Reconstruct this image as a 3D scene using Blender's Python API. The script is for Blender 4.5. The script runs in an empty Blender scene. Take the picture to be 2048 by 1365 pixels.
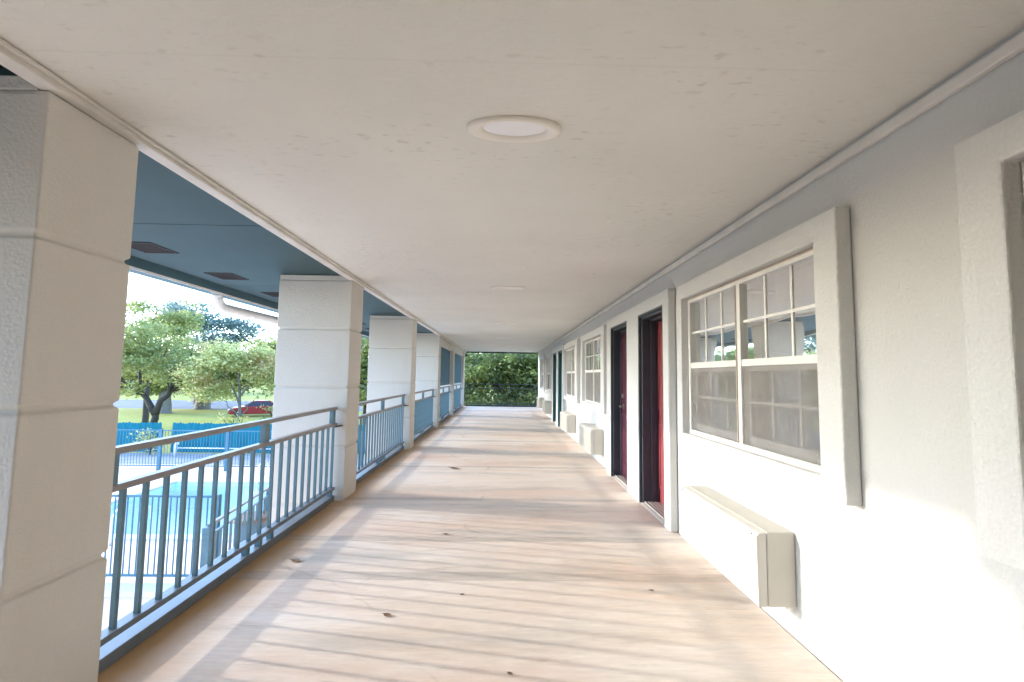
import bpy, bmesh, math, random
import numpy as np
from mathutils import Vector, Matrix

random.seed(7)
rng = np.random.default_rng(11)
SC = bpy.context.scene
COL = SC.collection
PI = math.pi

# ------------------------------------------------------------------ materials
def new_mat(name):
    m = bpy.data.materials.new(name)
    m.use_nodes = True
    nt = m.node_tree
    for n in list(nt.nodes):
        nt.nodes.remove(n)
    out = nt.nodes.new('ShaderNodeOutputMaterial')
    return m, nt, out

def N(nt, t, **kw):
    n = nt.nodes.new(t)
    for k, v in kw.items():
        setattr(n, k, v)
    return n

def coords(nt, scale=(1, 1, 1), kind='Object'):
    tc = N(nt, 'ShaderNodeTexCoord')
    mp = N(nt, 'ShaderNodeMapping')
    mp.inputs['Scale'].default_value = scale
    nt.links.new(tc.outputs[kind], mp.inputs['Vector'])
    return mp.outputs['Vector']

def noise(nt, vec, scale, detail=4, rough=.55):
    n = N(nt, 'ShaderNodeTexNoise')
    n.inputs['Scale'].default_value = scale
    n.inputs['Detail'].default_value = detail
    n.inputs['Roughness'].default_value = rough
    nt.links.new(vec, n.inputs['Vector'])
    return n.outputs['Fac']

def ramp(nt, fac, stops):
    r = N(nt, 'ShaderNodeValToRGB')
    el = r.color_ramp.elements
    while len(el) < len(stops):
        el.new(.5)
    for e, (p, c) in zip(el, stops):
        e.position = p
        e.color = (c, c, c, 1) if isinstance(c, (int, float)) else (*c, 1)
    nt.links.new(fac, r.inputs['Fac'])
    return r.outputs['Color']

def mix(nt, fac, a, b, mode='MIX'):
    m = N(nt, 'ShaderNodeMix', data_type='RGBA', blend_type=mode)
    if isinstance(fac, (int, float)):
        m.inputs[0].default_value = fac
    else:
        nt.links.new(fac, m.inputs[0])
    for i, v in ((6, a), (7, b)):
        if isinstance(v, tuple):
            m.inputs[i].default_value = (*v, 1)
        else:
            nt.links.new(v, m.inputs[i])
    return m.outputs[2]

def bump(nt, h, strength, dist=.01):
    b = N(nt, 'ShaderNodeBump')
    b.inputs['Strength'].default_value = strength
    b.inputs['Distance'].default_value = dist
    nt.links.new(h, b.inputs['Height'])
    return b.outputs['Normal']

def principled(nt, out, color, rough=.6, normal=None, metallic=0., spec=.5):
    p = N(nt, 'ShaderNodeBsdfPrincipled')
    if isinstance(color, tuple):
        p.inputs['Base Color'].default_value = (*color, 1)
    else:
        nt.links.new(color, p.inputs['Base Color'])
    if isinstance(rough, (int, float)):
        p.inputs['Roughness'].default_value = rough
    else:
        nt.links.new(rough, p.inputs['Roughness'])
    p.inputs['Metallic'].default_value = metallic
    p.inputs['Specular IOR Level'].default_value = spec
    if normal is not None:
        nt.links.new(normal, p.inputs['Normal'])
    nt.links.new(p.outputs[0], out.inputs['Surface'])
    return p

def simple(name, c, rough=.5, var=.12, scale=6., metallic=0., bs=.0, bscale=80., spec=.5):
    m, nt, out = new_mat(name)
    v = coords(nt)
    f = noise(nt, v, scale, 5)
    c0 = tuple(x * (1 - var) for x in c)
    c1 = tuple(min(1, x * (1 + var)) for x in c)
    col = ramp(nt, f, [(.3, c0), (.7, c1)])
    nrm = bump(nt, noise(nt, v, bscale, 3), bs) if bs else None
    principled(nt, out, col, rough, nrm, metallic, spec)
    return m

def stucco(name, c, stain, amount=.35, bs=.5, grain=70., streak=(1, 1, .15)):
    """rough rendered wall: fine bumps, faint grime in streaks"""
    m, nt, out = new_mat(name)
    v = coords(nt)
    g = noise(nt, v, grain, 4, .6)
    big = noise(nt, coords(nt, streak), 3.1, 6, .6)
    patch = noise(nt, v, 1.3, 5, .6)
    col = mix(nt, ramp(nt, g, [(.3, 0.), (.75, 1.)]), tuple(x * .93 for x in c), c)
    f1 = ramp(nt, big, [(.52, 0.), (.78, amount)])
    f2 = ramp(nt, patch, [(.5, 0.), (.8, amount * .8)])
    col = mix(nt, f1, col, stain)
    col = mix(nt, f2, col, stain)
    vor = N(nt, 'ShaderNodeTexVoronoi')
    vor.inputs['Scale'].default_value = grain * .55
    nt.links.new(v, vor.inputs['Vector'])
    add = N(nt, 'ShaderNodeMath', operation='ADD')
    nt.links.new(g, add.inputs[0]); nt.links.new(vor.outputs['Distance'], add.inputs[1])
    principled(nt, out, col, .9, bump(nt, add.outputs[0], bs, .012), spec=.2)
    return m

M = {}
M['wall'] = stucco('white_stucco', (.585, .585, .57), (.54, .52, .47), .2, .22, 110)
M['surround'] = stucco('white_stucco_band', (.66, .66, .645), (.62, .60, .56), .2, .3, 110)
M['column'] = stucco('cream_stucco', (.66, .635, .585), (.53, .49, .42), .3, .2, 130)
M['trim'] = simple('painted_trim', (.66, .63, .58), .6, .1, 5, bs=.1, bscale=30)

def ceiling_mat():
    m, nt, out = new_mat('knockdown_plaster')
    v = coords(nt, (.55, 1, 1))
    f = noise(nt, v, 26, 5, .62)
    blot = ramp(nt, f, [(.45, 0.), (.56, 1.)])
    big = noise(nt, coords(nt), .8, 5, .6)
    specks = noise(nt, coords(nt, (.4, 1, 1)), 34, 2, .5)
    where = noise(nt, coords(nt, (.6, 1, 1)), 2.2, 3, .5)
    col = ramp(nt, big, [(.25, (.66, .64, .58)), (.75, (.75, .73, .67))])
    sp = N(nt, 'ShaderNodeMath', operation='MULTIPLY')
    nt.links.new(ramp(nt, specks, [(.60, 0.), (.72, .38)]), sp.inputs[0])
    nt.links.new(ramp(nt, where, [(.45, 0.), (.65, 1.)]), sp.inputs[1])
    col = mix(nt, sp.outputs[0], col, (.36, .32, .26))
    # a faint board joint across every 2.4 m
    w = N(nt, 'ShaderNodeTexCoord'); sx = N(nt, 'ShaderNodeSeparateXYZ')
    nt.links.new(w.outputs['Object'], sx.inputs[0])
    a = N(nt, 'ShaderNodeMath', operation='ADD'); a.inputs[1].default_value = .95
    nt.links.new(sx.outputs['Y'], a.inputs[0])
    md = N(nt, 'ShaderNodeMath', operation='PINGPONG'); md.inputs[1].default_value = 1.22
    nt.links.new(a.outputs[0], md.inputs[0])
    jn = ramp(nt, md.outputs[0], [(0., .10), (.006, 0.)])
    jj = N(nt, 'ShaderNodeMath', operation='MULTIPLY')
    nt.links.new(jn, jj.inputs[0]); nt.links.new(ramp(nt, where, [(.4, 0.), (.5, 1.)]), jj.inputs[1])
    col = mix(nt, jj.outputs[0], col, (.34, .31, .26))
    principled(nt, out, col, .85, bump(nt, blot, .35, .004), spec=.25)
    return m
M['ceiling'] = ceiling_mat()

def floor_mat():
    m, nt, out = new_mat('worn_concrete')
    v = coords(nt)
    vs = coords(nt, (.35, 2.2, 1))                    # broom marks across the walk
    base = ramp(nt, noise(nt, vs, 1.6, 7, .65), [(.25, (.69, .56, .45)), (.5, (.82, .70, .59)), (.75, (.87, .785, .70))])
    fine = ramp(nt, noise(nt, coords(nt, (.5, 3, 1)), 14, 6, .7), [(.3, .86), (.7, 1.05)])
    col = mix(nt, 1., base, fine, 'MULTIPLY')
    rust = ramp(nt, noise(nt, coords(nt, (.6, 1.6, 1)), .55, 5, .6), [(.48, 0.), (.68, .75)])
    col = mix(nt, rust, col, (.66, .44, .32))
    grey = ramp(nt, noise(nt, coords(nt, (.5, 2.4, 1)), .8, 6, .65), [(.50, 0.), (.70, .75)])
    col = mix(nt, grey, col, (.44, .415, .375))
    pale = ramp(nt, noise(nt, coords(nt, (.8, 3, 1)), 3.1, 4, .6), [(.6, 0.), (.75, .45)])
    col = mix(nt, pale, col, (.80, .75, .67))
    smear = ramp(nt, noise(nt, coords(nt, (.9, 5, 1)), 1.9, 6, .7), [(.60, 0.), (.70, .5)])
    col = mix(nt, smear, col, (.43, .32, .22))
    wv = N(nt, 'ShaderNodeVectorMath', operation='ADD')
    nz = N(nt, 'ShaderNodeTexNoise'); nz.inputs['Scale'].default_value = 2.2; nz.inputs['Detail'].default_value = 5
    nt.links.new(v, nz.inputs['Vector'])
    sc_ = N(nt, 'ShaderNodeVectorMath', operation='SCALE'); sc_.inputs['Scale'].default_value = .35
    nt.links.new(nz.outputs['Color'], sc_.inputs[0])
    nt.links.new(v, wv.inputs[0]); nt.links.new(sc_.outputs[0], wv.inputs[1])
    vo = N(nt, 'ShaderNodeTexVoronoi', feature='DISTANCE_TO_EDGE'); vo.inputs['Scale'].default_value = .42
    nt.links.new(wv.outputs[0], vo.inputs['Vector'])
    crack = mix(nt, 1., ramp(nt, vo.outputs['Distance'], [(0., .4), (.006, 0.)]), ramp(nt, noise(nt, v, .9, 3), [(.5, 0.), (.6, 1.)]), 'MULTIPLY')
    col = mix(nt, crack, col, (.25, .19, .14))
    specks = ramp(nt, noise(nt, v, 90, 2), [(.74, 0.), (.79, .5)])
    col = mix(nt, specks, col, (.22, .16, .11))
    # brown slab edge mixes dirt with painted rail shade; the pour joints hold dirt
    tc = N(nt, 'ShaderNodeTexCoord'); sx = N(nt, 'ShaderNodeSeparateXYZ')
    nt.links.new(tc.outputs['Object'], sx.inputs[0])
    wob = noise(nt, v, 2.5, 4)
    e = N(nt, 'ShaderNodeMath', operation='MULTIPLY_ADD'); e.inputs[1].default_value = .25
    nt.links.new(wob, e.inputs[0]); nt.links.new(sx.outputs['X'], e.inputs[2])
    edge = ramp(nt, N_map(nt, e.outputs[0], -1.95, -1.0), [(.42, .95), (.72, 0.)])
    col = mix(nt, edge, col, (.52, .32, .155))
    for y0, wd, k in ((3.19, .055, .6), (3.90, .05, .6), (5.12, .05, .6), (6.9, .05, .6), (9.6, .06, .6), (13.1, .06, .6)):
        a = N(nt, 'ShaderNodeMath', operation='MULTIPLY_ADD'); a.inputs[1].default_value = .07
        nt.links.new(noise(nt, v, 1.7, 4), a.inputs[0]); nt.links.new(sx.outputs['Y'], a.inputs[2])
        d = N(nt, 'ShaderNodeMath', operation='SUBTRACT'); d.inputs[1].default_value = y0 + .035
        nt.links.new(a.outputs[0], d.inputs[0])
        ab = N(nt, 'ShaderNodeMath', operation='ABSOLUTE'); nt.links.new(d.outputs[0], ab.inputs[0])
        q = N_map(nt, ab.outputs[0], 0, wd * 2)
        band = mix(nt, 1., ramp(nt, q, [(.25, k), (.75, 0.)]), ramp(nt, noise(nt, coords(nt, (1.3, 5, 1)), 2.5, 5, .7), [(.3, .25), (.6, 1.)]), 'MULTIPLY')
        col = mix(nt, band, col, (.36, .32, .275))
        line = ramp(nt, q, [(.40, 0.), (.47, k * .7), (.53, 0.)])
        col = mix(nt, line, col, (.22, .18, .14))
    rg = ramp(nt, noise(nt, vs, 4, 4), [(.3, .5), (.7, .75)])
    principled(nt, out, col, rg, bump(nt, noise(nt, coords(nt, (.5, 2, 1)), 50, 5, .7), .25, .006), spec=.55)
    return m

def N_map(nt, val, lo, hi):
    r = N(nt, 'ShaderNodeMapRange')
    r.inputs['From Min'].default_value = lo; r.inputs['From Max'].default_value = hi
    nt.links.new(val, r.inputs['Value'])
    return r.outputs['Result']
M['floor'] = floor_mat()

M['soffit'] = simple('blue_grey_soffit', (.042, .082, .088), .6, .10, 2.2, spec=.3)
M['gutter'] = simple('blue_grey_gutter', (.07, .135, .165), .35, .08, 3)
M['dark'] = simple('dark_cavity', (.012, .016, .016), .8)
M['vent'] = simple('rusty_vent_mesh', (.02, .014, .011), .7, .3, 30)
M['downspout'] = simple('white_downspout', (.82, .82, .80), .4, .04, 8)
M['rail'] = simple('slate_blue_paint', (.09, .175, .215), .42, .14, 9, bs=.03, bscale=120)
M['handrail'] = simple('grey_rail_paint', (.22, .205, .20), .38, .12, 7, bs=.03, bscale=120)
M['lower_rail'] = simple('worn_blue_grey_paint', (.12, .15, .18), .4, .14, 7, bs=.03, bscale=120)
M['dark_rail'] = simple('dark_green_rail_paint', (.04, .068, .075), .5)
M['bracket'] = simple('black_bracket', (.03, .028, .026), .5)
M['screen_blue'] = simple('blue_slat_paint', (.04, .11, .16), .5, .1, 3)
M['frame'] = simple('white_vinyl', (.80, .785, .75), .4, .04, 5)
M['bead'] = simple('faded_tan_bead', (.46, .37, .30), .6, .15, 9)
M['slate'] = simple('dark_slate_paint', (.05, .058, .072), .4, .15, 4)
M['purple'] = simple('dark_plum_paint', (.045, .02, .035), .35, .2, 3)
M['red'] = simple('red_door_paint', (.33, .065, .07), .38, .1, 3)
M['maroon'] = simple('maroon_door_paint', (.10, .026, .045), .3, .2, 3)
M['teal_dark'] = simple('dark_teal_paint', (.02, .10, .11), .4, .15, 3)
M['steel'] = simple('brushed_steel', (.62, .6, .57), .28, .06, 20, metallic=.9)
M['alu'] = simple('aluminium_sill', (.62, .56, .50), .45, .1, 20, metallic=.4)
M['ac_body'] = simple('cream_casing', (.56, .53, .46), .45, .04, 4)
M['ac_front'] = simple('ivory_grille', (.61, .585, .52), .42, .04, 4)
M['lamp_ring'] = simple('white_lamp_ring', (.80, .76, .69), .45, .03, 4)
M['lamp_lens'] = simple('frosted_lens', (.84, .84, .86), .3, .02, 4)
M['room'] = simple('dim_room', (.14, .125, .11), .9)
M['roof'] = simple('roof_felt', (.10, .10, .11), .9, .2, 3)
M['conc_grey'] = simple('grey_concrete', (.36, .34, .31), .9, .18, 1.5, bs=.2)

def curtain_mat():
    m, nt, out = new_mat('curtain_cloth')
    v = coords(nt, (1, 1, .05))
    col = ramp(nt, noise(nt, v, 14, 4), [(.3, (.70, .67, .63)), (.7, (.84, .82, .78))])
    principled(nt, out, col, .9, spec=.1)
    return m
M['curtain'] = curtain_mat()

def glass_mat():
    m, nt, out = new_mat('window_glass')
    tr = N(nt, 'ShaderNodeBsdfTransparent'); tr.inputs[0].default_value = (.86, .9, .89, 1)
    gl = N(nt, 'ShaderNodeBsdfGlossy'); gl.inputs['Roughness'].default_value = .02
    gl.inputs[0].default_value = (.95, .97, .97, 1)
    fr = N(nt, 'ShaderNodeFresnel'); fr.inputs[0].default_value = 1.55
    v = coords(nt)
    nb = bump(nt, noise(nt, v, 1.7, 2), .05, .05)
    nt.links.new(nb, gl.inputs['Normal'])
    mx = N(nt, 'ShaderNodeMixShader')
    mul = N(nt, 'ShaderNodeMath', operation='MULTIPLY_ADD'); mul.inputs[1].default_value = .8; mul.inputs[2].default_value = .04
    nt.links.new(fr.outputs[0], mul.inputs[0]); nt.links.new(mul.outputs[0], mx.inputs[0])
    nt.links.new(tr.outputs[0], mx.inputs[1]); nt.links.new(gl.outputs[0], mx.inputs[2])
    nt.links.new(mx.outputs[0], out.inputs['Surface'])
    return m
M['glass'] = glass_mat()

def screen_mat():
    m, nt, out = new_mat('insect_mesh')
    tr = N(nt, 'ShaderNodeBsdfTransparent'); tr.inputs[0].default_value = (.9, .9, .9, 1)
    df = N(nt, 'ShaderNodeBsdfDiffuse')
    v = coords(nt)
    nt.links.new(ramp(nt, noise(nt, v, 5, 4), [(.3, (.27, .25, .235)), (.7, (.35, .33, .31))]), df.inputs[0])
    mx = N(nt, 'ShaderNodeMixShader'); mx.inputs[0].default_value = .54
    nt.links.new(tr.outputs[0], mx.inputs[1]); nt.links.new(df.outputs[0], mx.inputs[2])
    nt.links.new(mx.outputs[0], out.inputs['Surface'])
    return m
M['screen'] = screen_mat()

def water_mat():
    m, nt, out = new_mat('pool_water_surface')
    tr = N(nt, 'ShaderNodeBsdfTransparent'); tr.inputs[0].default_value = (.84, .97, .985, 1)
    gl = N(nt, 'ShaderNodeBsdfGlossy'); gl.inputs['Roughness'].default_value = .22
    v = coords(nt, (1, 1.6, 1))
    nb = bump(nt, noise(nt, v, 2.2, 4), .10, .12)
    lw = N(nt, 'ShaderNodeLayerWeight'); lw.inputs['Blend'].default_value = .12
    nt.links.new(nb, gl.inputs['Normal']); nt.links.new(nb, lw.inputs['Normal'])
    mul = N(nt, 'ShaderNodeMath', operation='MULTIPLY'); mul.inputs[1].default_value = .6
    nt.links.new(lw.outputs['Fresnel'], mul.inputs[0])
    mx = N(nt, 'ShaderNodeMixShader')
    nt.links.new(mul.outputs[0], mx.inputs[0])
    nt.links.new(tr.outputs[0], mx.inputs[1]); nt.links.new(gl.outputs[0], mx.inputs[2])
    nt.links.new(mx.outputs[0], out.inputs['Surface'])
    return m
M['water'] = water_mat()
M['basin'] = simple('pale_blue_plaster', (.74, .92, .95), .7, .05, .8)
M['coping'] = simple('pale_coping', (.72, .69, .63), .8, .08, 3, bs=.1)
M['deck'] = stucco('pink_pool_deck', (.90, .67, .52), (.70, .51, .38), .4, .1, 12, (1, 1, 1))
M['gravel'] = simple('grey_paving', (.33, .315, .31), .9, .2, 2., bs=.3, bscale=20)
M['asphalt'] = simple('worn_asphalt', (.13, .135, .145), .85, .15, .6)

def grass_mat(name, a, b):
    m, nt, out = new_mat(name)
    v = coords(nt)
    f = mix(nt, .5, noise(nt, v, .12, 5, .6), noise(nt, v, 3., 6, .7))
    r = N(nt, 'ShaderNodeValToRGB')
    r.color_ramp.elements[0].position = .35; r.color_ramp.elements[0].color = (*a, 1)
    r.color_ramp.elements[1].position = .65; r.color_ramp.elements[1].color = (*b, 1)
    nt.links.new(f, r.inputs['Fac'])
    principled(nt, out, r.outputs['Color'], .9, bump(nt, noise(nt, v, 12, 5, .8), .6, .05), spec=.1)
    return m
M['lawn'] = grass_mat('lawn_grass', (.27, .27, .06), (.42, .40, .12))
M['ground'] = grass_mat('rough_ground', (.12, .14, .05), (.2, .19, .09))

def leaf_mat(name, a, b, c=None, cfrac=.0, top=None):
    m, nt, out = new_mat(name)
    v = coords(nt)
    f = noise(nt, v, .9, 4, .65)
    r = ramp(nt, f, [(.33, a), (.66, b)])
    if c:
        r = mix(nt, ramp(nt, noise(nt, v, .55, 3, .5), [(.62 - cfrac, 0.), (.8 - cfrac, .9)]), r, c)
    df = N(nt, 'ShaderNodeBsdfDiffuse'); tl = N(nt, 'ShaderNodeBsdfTranslucent'); gl = N(nt, 'ShaderNodeBsdfGlossy')
    gl.inputs['Roughness'].default_value = .45
    nt.links.new(r, df.inputs[0]); nt.links.new(r, tl.inputs[0])
    mx = N(nt, 'ShaderNodeMixShader'); mx.inputs[0].default_value = .5
    nt.links.new(df.outputs[0], mx.inputs[1]); nt.links.new(tl.outputs[0], mx.inputs[2])
    m2 = N(nt, 'ShaderNodeMixShader'); m2.inputs[0].default_value = .05
    nt.links.new(mx.outputs[0], m2.inputs[1]); nt.links.new(gl.outputs[0], m2.inputs[2])
    nt.links.new(m2.outputs[0], out.inputs['Surface'])
    return m
M['leaf_olive'] = leaf_mat('olive_leaves', (.19, .225, .065), (.36, .385, .13))
M['leaf_light'] = leaf_mat('light_green_leaves', (.40, .42, .13), (.62, .60, .25), (.74, .48, .25), .10)
M['leaf_blue'] = leaf_mat('blue_green_leaves', (.17, .235, .20), (.26, .33, .28))
M['leaf_dark'] = leaf_mat('dark_green_leaves', (.045, .07, .018), (.34, .39, .10), (.62, .60, .17), -.02)
M['leaf_far'] = leaf_mat('distant_leaves', (.09, .13, .08), (.15, .19, .12))
M['bark'] = simple('dark_bark', (.055, .042, .032), .95, .3, 6, bs=.6, bscale=12)
M['bark_grey'] = simple('grey_bark', (.17, .145, .12), .95, .25, 6, bs=.5, bscale=12)
M['teal_board'] = None
def board_mat():
    m, nt, out = new_mat('teal_painted_boards')
    v = coords(nt, (1, 1, .12))
    col = ramp(nt, noise(nt, v, 6, 5), [(.3, (.0007, .12, .16)), (.7, (.0015, .19, .235))])
    principled(nt, out, col, .7, spec=.3)
    return m
M['teal_board'] = board_mat()
M['pool_fence'] = simple('blue_fence_paint', (.065, .17, .23), .45, .1, 4)
M['white_paint'] = simple('white_pipe_paint', (.78, .77, .75), .5, .05, 4)
M['bin_blue'] = simple('blue_grey_bin', (.13, .22, .29), .5, .08, 4)
M['bin_rim'] = simple('tan_bin_rim', (.22, .15, .10), .6)
M['car_red'] = simple('red_car_paint', (.26, .016, .022), .25, .05, 2, spec=.6)
M['car_glass'] = simple('dark_car_glass', (.02, .022, .025), .08)
M['rubber'] = simple('black_rubber', (.018, .018, .018), .8)
M['tail'] = simple('red_lamp_plastic', (.30, .006, .008), .15)
M['dry_leaf'] = simple('dry_brown_leaf', (.22, .14, .08), .8, .3, 60)
M['chrome'] = simple('polished_steel', (.82, .82, .80), .3, .03, 6, metallic=.5)

# ------------------------------------------------------------------ mesh helpers
class MB:
    def __init__(self):
        self.v, self.f = [], []
    def add(self, vs, fs):
        n = len(self.v)
        self.v += [tuple(p) for p in vs]
        self.f += [tuple(i + n for i in q) for q in fs]
        return self
    def box(self, x0, x1, y0, y1, z0, z1):
        vs = [(x, y, z) for x in (x0, x1) for y in (y0, y1) for z in (z0, z1)]
        return self.add(vs, [(0, 1, 3, 2), (4, 6, 7, 5), (0, 4, 5, 1), (2, 3, 7, 6), (0, 2, 6, 4), (1, 5, 7, 3)])
    def cells(self, xs, ys, zs, filled):
        """a body of grid cells with only its outer faces"""
        nx, ny, nz = len(xs) - 1, len(ys) - 1, len(zs) - 1
        F = {(i, j, k) for i in range(nx) for j in range(ny) for k in range(nz) if filled(i, j, k)}
        idx = {}
        def vid(i, j, k):
            if (i, j, k) not in idx:
                idx[i, j, k] = len(self.v); self.v.append((xs[i], ys[j], zs[k]))
            return idx[i, j, k]
        for (i, j, k) in F:
            if (i - 1, j, k) not in F: self.f.append((vid(i, j, k), vid(i, j, k + 1), vid(i, j + 1, k + 1), vid(i, j + 1, k)))
            if (i + 1, j, k) not in F: self.f.append((vid(i + 1, j, k), vid(i + 1, j + 1, k), vid(i + 1, j + 1, k + 1), vid(i + 1, j, k + 1)))
            if (i, j - 1, k) not in F: self.f.append((vid(i, j, k), vid(i + 1, j, k), vid(i + 1, j, k + 1), vid(i, j, k + 1)))
            if (i, j + 1, k) not in F: self.f.append((vid(i, j + 1, k), vid(i, j + 1, k + 1), vid(i + 1, j + 1, k + 1), vid(i + 1, j + 1, k)))
            if (i, j, k - 1) not in F: self.f.append((vid(i, j, k), vid(i, j + 1, k), vid(i + 1, j + 1, k), vid(i + 1, j, k)))
            if (i, j, k + 1) not in F: self.f.append((vid(i, j, k + 1), vid(i + 1, j, k + 1), vid(i + 1, j + 1, k + 1), vid(i, j + 1, k + 1)))
        return self
    def tube(self, pts, r, n=8, cap=True):
        pts = [Vector(p) for p in pts]
        rs = r if isinstance(r, (list, tuple)) else [r] * len(pts)
        rings = []
        up = None
        for i, p in enumerate(pts):
            t = (pts[min(i + 1, len(pts) - 1)] - pts[max(i - 1, 0)]).normalized()
            if up is None:
                a = Vector((0, 0, 1)) if abs(t.z) < .9 else Vector((1, 0, 0))
                up = (a - t * a.dot(t)).normalized()
            else:
                up = (up - t * up.dot(t)).normalized()
            s = t.cross(up)
            rings.append([p + (up * math.cos(2 * PI * k / n) + s * math.sin(2 * PI * k / n)) * rs[i] for k in range(n)])
        vs = [q for ring in rings for q in ring]
        fs = [(i * n + k, i * n + (k + 1) % n, (i + 1) * n + (k + 1) % n, (i + 1) * n + k) for i in range(len(pts) - 1) for k in range(n)]
        if cap:
            fs += [tuple(range(n - 1, -1, -1)), tuple((len(pts) - 1) * n + k for k in range(n))]
        return self.add(vs, fs)
    def prism(self, poly, axis, a, b):
        """extrude a closed 2-D polygon along an axis from a to b"""
        n = len(poly)
        def P(u, w, t):
            return {'x': (t, u, w), 'y': (u, t, w), 'z': (u, w, t)}[axis]
        vs = [P(u, w, a) for u, w in poly] + [P(u, w, b) for u, w in poly]
        fs = [tuple(range(n)), tuple(range(2 * n - 1, n - 1, -1))] + [(i, (i + 1) % n, n + (i + 1) % n, n + i) for i in range(n)]
        return self.add(vs, fs)
    def lathe(self, prof, n=32, sx=1., sy=1., c=(0, 0, 0)):
        vs = [(c[0] + r * sx * math.cos(2 * PI * k / n), c[1] + r * sy * math.sin(2 * PI * k / n), c[2] + z) for r, z in prof for k in range(n)]
        fs = [(i * n + k, i * n + (k + 1) % n, (i + 1) * n + (k + 1) % n, (i + 1) * n + k) for i in range(len(prof) - 1) for k in range(n)]
        fs.append(tuple(range(n - 1, -1, -1)))
        fs.append(tuple((len(prof) - 1) * n + k for k in range(n)))
        return self.add(vs, fs)
    def build(self, name, m, parent=None, bevel=0., seg=2, smooth=False, loc=(0, 0, 0)):
        me = bpy.data.meshes.new(name)
        me.from_pydata(self.v, [], self.f)
        me.update()
        bm = bmesh.new(); bm.from_mesh(me)
        bmesh.ops.recalc_face_normals(bm, faces=bm.faces)
        bm.to_mesh(me); bm.free()
        me.materials.append(m)
        if smooth:
            me.polygons.foreach_set('use_smooth', [True] * len(me.polygons))
        o = bpy.data.objects.new(name, me)
        COL.objects.link(o)
        o.location = loc
        if parent is not None:
            o.parent = parent
        if bevel:
            b = o.modifiers.new('bevel', 'BEVEL')
            b.width = bevel; b.segments = seg; b.limit_method = 'ANGLE'; b.angle_limit = math.radians(40)
        return o

def tag(o, label=None, cat=None, group=None, kind=None):
    if label: o['label'] = label
    if cat: o['category'] = cat
    if group: o['group'] = group
    if kind: o['kind'] = kind
    return o

def empty(name, loc=(0, 0, 0), label=None, cat=None, group=None):
    o = bpy.data.objects.new(name, None)
    COL.objects.link(o); o.location = loc; o.empty_display_size = .2
    return tag(o, label, cat, group)

def copy_tree(o, parent=None):
    c = o.copy(); COL.objects.link(c)
    if parent is not None: c.parent = parent
    for ch in list(o.children):
        copy_tree(ch, c)
    return c

# ------------------------------------------------------------------ key dimensions
G = -2.67                      # pool-deck level, one storey down
XW, XS = 1.535, 1.46           # wall face, face of the raised stucco bands
XC, XCO = -1.665, -2.45        # column inner and outer faces
ZC = 2.385                     # ceiling
Y0, Y1 = -2.2, 20.5            # ends of the gallery
COLS = [1.64, 5.02, 8.43, 11.9, 15.4, 19.5]
CD = .42                       # column depth along the walk

# windows: (opening y0, y1, surround y0, y1);   doors: (opening y0, y1)
WINS = [(-.30, 1.30, -.55, 1.44), (2.14, 3.78, 1.985, 3.89), (6.98, 8.62, 6.76, 8.82),
        (9.52, 11.16, 9.27, 11.27), (14.38, 16.02, 14.16, 16.22), (16.92, 18.56, 16.70, 18.67)]
DOORS = [(4.24, 5.03), (5.49, 6.33), (11.62, 12.42), (12.88, 13.72)]
DSUR = [(4.09, 6.56), (11.47, 13.95)]
WZ0, WZ1 = .88, 1.985
DZ = 2.01

# ------------------------------------------------------------------ setting
walk = MB()
walk.box(-1.90, XW - .004, Y0, Y1, -.26, 0)
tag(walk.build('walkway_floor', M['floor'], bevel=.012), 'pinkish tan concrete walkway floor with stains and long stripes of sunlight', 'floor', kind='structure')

# pool hole shared by ground and deck
PX0, PX1, PY0, PY1 = -11.8, -5.0, 11.72, 17.35
def sheet_with_hole(name, x0, x1, y0, y1, z, m, **kw):
    xs, ys = [x0, PX0, PX1, x1], [y0, PY0, PY1, y1]
    mb = MB()
    idx = {}
    for i in range(4):
        for j in range(4):
            idx[i, j] = len(mb.v); mb.v.append((xs[i], ys[j], z))
    for i in range(3):
        for j in range(3):
            if (i, j) != (1, 1):
                mb.f.append((idx[i, j], idx[i + 1, j], idx[i + 1, j + 1], idx[i, j + 1]))
    o = mb.build(name, m)
    return tag(o, kind='structure', **kw)
sheet_with_hole('ground', -500, 400, -300, 600, G - .03, M['ground'], label='rough green ground reaching away to the horizon', cat='ground')
sheet_with_hole('pool_deck', -22, 6, -2.1, 20.6, G, M['deck'], label='pinkish concrete deck around the swimming pool', cat='pool deck')
def sheet(name, x0, x1, y0, y1, z, m, label, cat):
    mb = MB().add([(x0, y0, z), (x1, y0, z), (x1, y1, z), (x0, y1, z)], [(0, 1, 2, 3)])
    return tag(mb.build(name, m), label, cat, kind='structure')
sheet('paved_strip', -40, 6, 20.6, 23.4, G - .008, M['gravel'], 'grey paved strip between the pool fence and teal fence', 'pavement')
sheet('lawn', -120, 10, 23.4, 51, G - .012, M['lawn'], 'sunlit yellow-green lawn beyond the teal board fence', 'lawn')
sheet('street', -220, 120, 51, 66, G - .012, M['asphalt'], 'blue-grey street crossing behind the lawn', 'street')
sheet('far_lawn', -260, 160, 66, 200, G - .012, M['lawn'], 'pale lawn on the far side of the street', 'lawn')
kb = MB().box(-22, -2.6, 8.62, 9.0, G, G + .10)
tag(kb.build('kerb', M['coping'], bevel=.015), 'low pale kerb running in front of the near pool fence', 'kerb', kind='structure')

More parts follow.
